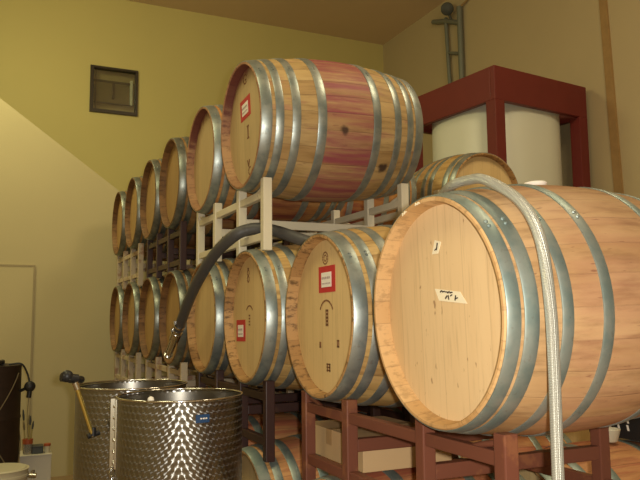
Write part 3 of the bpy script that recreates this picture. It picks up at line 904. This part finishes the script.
# ------------------------------------------------------------------ pipework high on the right wall
K = KR
def wp(u, z, off=.05): return Vector((V_R - off, u * K, z * K + H))
base = wp(6.99, 2.4)
pp = thing('wall_pipe', base, 'grey pipes with a round gauge high on the right wall above the tank', 'pipe')
bm = new(); tube(bm, [wp(7.0, 3.87) - base, wp(6.995, 2.4) - base], .040, 12); finish('riser', bm, M['pipe'], pp, 60)
bm = new(); tube(bm, [wp(7.30, 3.84) - base, wp(7.22, 2.4) - base], .028, 12); finish('riser', bm, M['pipe'], pp, 60)
bm = new(); tube(bm, [wp(7.585, 3.90) - base, wp(7.30, 3.80) - base, wp(7.0, 3.66) - base], .034, 12); finish('cross_pipe', bm, M['pipe'], pp, 60)
bm = new(); tube(bm, [wp(7.28, 3.37) - base, wp(7.0, 3.26) - base], .022, 12); finish('cross_pipe', bm, M['pipe'], pp, 60)
bm = new()
c0 = wp(7.17, 3.90, .12) - base
gd = (Vector((0, 0, H)) - (c0 + base)).normalized()
tube(bm, [c0 - gd * .035, c0 + gd * .03, c0 + gd * .04], [.088, .088, .075], 24)
tube(bm, [c0 - gd * .03, wp(7.16, 3.72) - base], .02, 8)
finish('gauge', bm, plain('dark_gauge_case', (0.07, 0.07, 0.055), 0.5), pp, 50)
bm = new(); tube(bm, [wp(7.0, 3.86) - base, wp(6.87, 3.9, .03) - base, wp(6.35, 4.07, .02) - base], .012, 8); finish('conduit', bm, M['brown_trim'], pp, 60)

# ------------------------------------------------------------------ things under the racks
c = thing('cardboard_box', (1.36, 2.487, ZL + H + .354), 'plain tan cardboard box lying low behind the rust-brown rack', 'box')
finish('carton', box(new(), (-.17, -.25, 0), (.20, .25, .112), .003), M['card'], c)
finish('tape', box(new(), (-.1708, .0, .055), (.2005, .05, .1128)), plain('brown_tape', (0.42, 0.26, 0.12), 0.35), c)
c = thing('cup', (2.42, 2.305, ZL + H + .354), 'small cream cup standing on a barrel at the lower right, under the large pale barrel', 'cup')
bm = new()
rg = lathe(bm, [(.0, .030), (.004, .034), (.052, .047), (.054, .045), (.008, .030)], 32, 'Z'); bm.faces.new(rg[0][::-1]); bm.faces.new(rg[-1])
finish('cup_body', bm, M['bucket'], c, 40)
c = thing('crate', (2.64, 2.36, ZL + H + .354), 'black plastic crate with pale painted light in its slanted slots, behind the small cream cup', 'crate')
finish('crate_body', box(new(), (-.12, -.16, 0), (.12, .16, .12), .006), M['black'], c)
bm = new()
for iy in range(5):
    for iz in range(2):
        y, z = .13 - iy * .05, .05 + iz * .032
        a = [bm.verts.new((-.1215, y + p, z + q)) for p, q in ((-.004, -.012), (.006, -.012), (.012, .012), (.002, .012))]
        bm.faces.new(a)
        b_ = [bm.verts.new((-.1195, v.co.y, v.co.z)) for v in a]
        for k in range(4): bm.faces.new((a[k], a[(k + 1) % 4], b_[(k + 1) % 4], b_[k]))
finish('slot_light', bm, M['white_paper'], c)  # pale quads paint the light coming through the crate's slots

# ------------------------------------------------------------------ the left corner by the door
drum = thing('storage_drum', (-.03, 6.2, 0), 'tall dark brown drum wrapped in pale cord by the door', 'drum')
bm = new()
hd = -.347 + H
rg = lathe(bm, [(0, .25), (.02, .26), (.36, .262), (.375, .268), (.39, .262), (.74, .262), (.755, .268), (.77, .262), (hd - .03, .26), (hd, .262)], 48, 'Z')
bm.faces.new(rg[0][::-1]); bm.faces.new(rg[-1])
finish('drum_body', bm, M['drum'], drum, 40)
for k, ph in enumerate((0.0, 2.1)):
    pts = []
    for i in range(60):
        q = i / 59
        a = ph + (1 if k == 0 else -1) * q * 5.2 - 2.6
        pts.append((.268 * math.cos(a), .268 * math.sin(a), .30 + .80 * abs(((q * 2.6) % 2) - 1)))
    finish('cord', tube(new(), pts, .0045, 6), M['cord'], drum, 60)
pts = [(.06 + .06 * math.cos(a), -.1 + .10 * math.sin(a), hd + .018 + .006 * a / 6) for a in [2 * PI * i / 24 for i in range(50)]]
finish('hose_coil', tube(new(), pts, .016, 8), M['black'], drum, 60)
bm = new()
tube(bm, catmull([(.16, -.15, hd + .01), (.25, -.16, hd + .012), (.295, -.15, hd - .06), (.315, -.15, hd - .13)], 6), .007, 8)
finish('strap', bm, M['black'], drum, 60)
bm = new()
bmesh.ops.create_uvsphere(bm, u_segments=16, v_segments=10, radius=.042, matrix=Matrix.Translation((.318, -.15, hd - .165)) @ Matrix.Diagonal((1, .7, 1, 1)))
tube(bm, [(.318, -.15, hd - .20), (.312, -.15, hd - .25)], .018, 8)
tube(bm, [(.318, -.15, hd - .165), (.25, -.1, hd - .2)], .012, 8)
finish('hanging_knob', bm, M['black'], drum, 60)
finish('thin_cord', tube(new(), catmull([(.312, -.15, hd - .25), (.306, -.152, hd - .4), (.318, -.15, hd - .55)], 6), .003, 6), M['cord'], drum, 60)

bu = thing('bucket', (.09, 5.6, 0), 'cream plastic bucket in front of the dark drum at the lower left', 'bucket')
zb = -1.035 + H
bm = new()
rg = lathe(bm, [(0, .155), (zb - .06, .182), (zb - .055, .190), (zb - .04, .190), (zb - .035, .184), (zb - .008, .186), (zb, .192), (zb, .180), (.01, .150)], 48, 'Z')
bm.faces.new(rg[0][::-1]); bm.faces.new(rg[-1])
finish('pail', bm, M['bucket'], bu, 40)
bm = new()
rg = lathe(bm, [(zb - .002, .181), (zb + .008, .170), (zb + .008, .02)], 48, 'Z'); bm.faces.new(rg[-1])
finish('lid', bm, M['bucket'], bu, 40)
bm = new()
tube(bm, [(.19, -.06, zb - .05), (.235, -.07, zb - .055)], .017, 10); tube(bm, [(.215, -.07, zb - .06), (.215, -.07, zb - .015)], .009, 8)
tube(bm, [(.175, -.05, zb - .05), (.195, -.06, zb - .05)], .012, 8)
o = finish('tap', bm, M['steel'], bu, 60); o['label'] = 'chrome tap'

cab = thing('white_cabinet', (.378, 6.72, 0), 'small white cabinet against the cream wall by the door', 'cabinet')
zc = -1.140 + H
finish('cabinet_body', box(new(), (-.125, -.13, 0), (.125, .13, zc), .004), M['white_box'], cab)
finish('cabinet_top', box(new(), (-.13, -.14, zc), (.13, .135, zc + .012), .003), M['white_box'], cab)
zc += .0125
jar = thing('jar', (.315, 6.66, zc), 'small clear jar with an orange rim holding yellow-handled brushes', 'jar')
bm = new()
rg = lathe(bm, [(0, .034), (.012, .038), (.085, .038), (.085, .034), (.008, .033)], 24, 'Z'); bm.faces.new(rg[0][::-1]); bm.faces.new(rg[-1])
finish('glass_body', bm, M['jar'], jar, 40)
bm = new(); lathe(bm, [(.085, .041), (.125, .041), (.125, .033), (.085, .033)], 24, 'Z', closed=True)
o = finish('rim_band', bm, M['orange'], jar, 40); o['label'] = 'orange rim band'
for k in range(5):
    a = k * 1.3
    q = Vector((.016 * math.cos(a), .016 * math.sin(a), .02)); e = Vector((.045 * math.cos(a) - .005, .03 * math.sin(a), .27 + .05 * (k % 3)))
    br = thing('brush', jar.location + q, 'yellow-handled brush standing in the clear jar', 'brush', 'brushes in the jar')
    finish('handle', tube(new(), [(0, 0, 0), (e - q) * .75], .004, 6), M['straw'], br, 60)
    finish('bristles', tube(new(), [(e - q) * .74, (e - q) * .86, e - q], [.006, .009, .004], 8), M['cord'] if k % 2 else M['dark_plastic'], br, 60)
sp_ = thing('tool_case', (.395, 6.68, zc), 'dark grey plastic case lying on the white cabinet', 'case')
finish('case_body', box(new(), (-.045, -.06, 0), (.045, .06, .052), .008), M['dark_plastic'], sp_)
finish('case_lid', box(new(), (-.046, -.061, .052), (.046, .061, .064), .005), M['dark_plastic'], sp_)
bk = thing('orange_tub', (.472, 6.66, zc), 'small tan tub with an orange lid at the right edge of the cabinet', 'tub')
bm = new(); rg = lathe(bm, [(0, .022), (.055, .026)], 20, 'Z'); bm.faces.new(rg[0][::-1]); bm.faces.new(rg[-1])
finish('tub_body', bm, M['bucket'], bk, 40)
bm = new(); rg = lathe(bm, [(.055, .028), (.075, .028)], 20, 'Z'); bm.faces.new(rg[0][::-1]); bm.faces.new(rg[-1])
finish('tub_lid', bm, M['orange'], bk, 40)
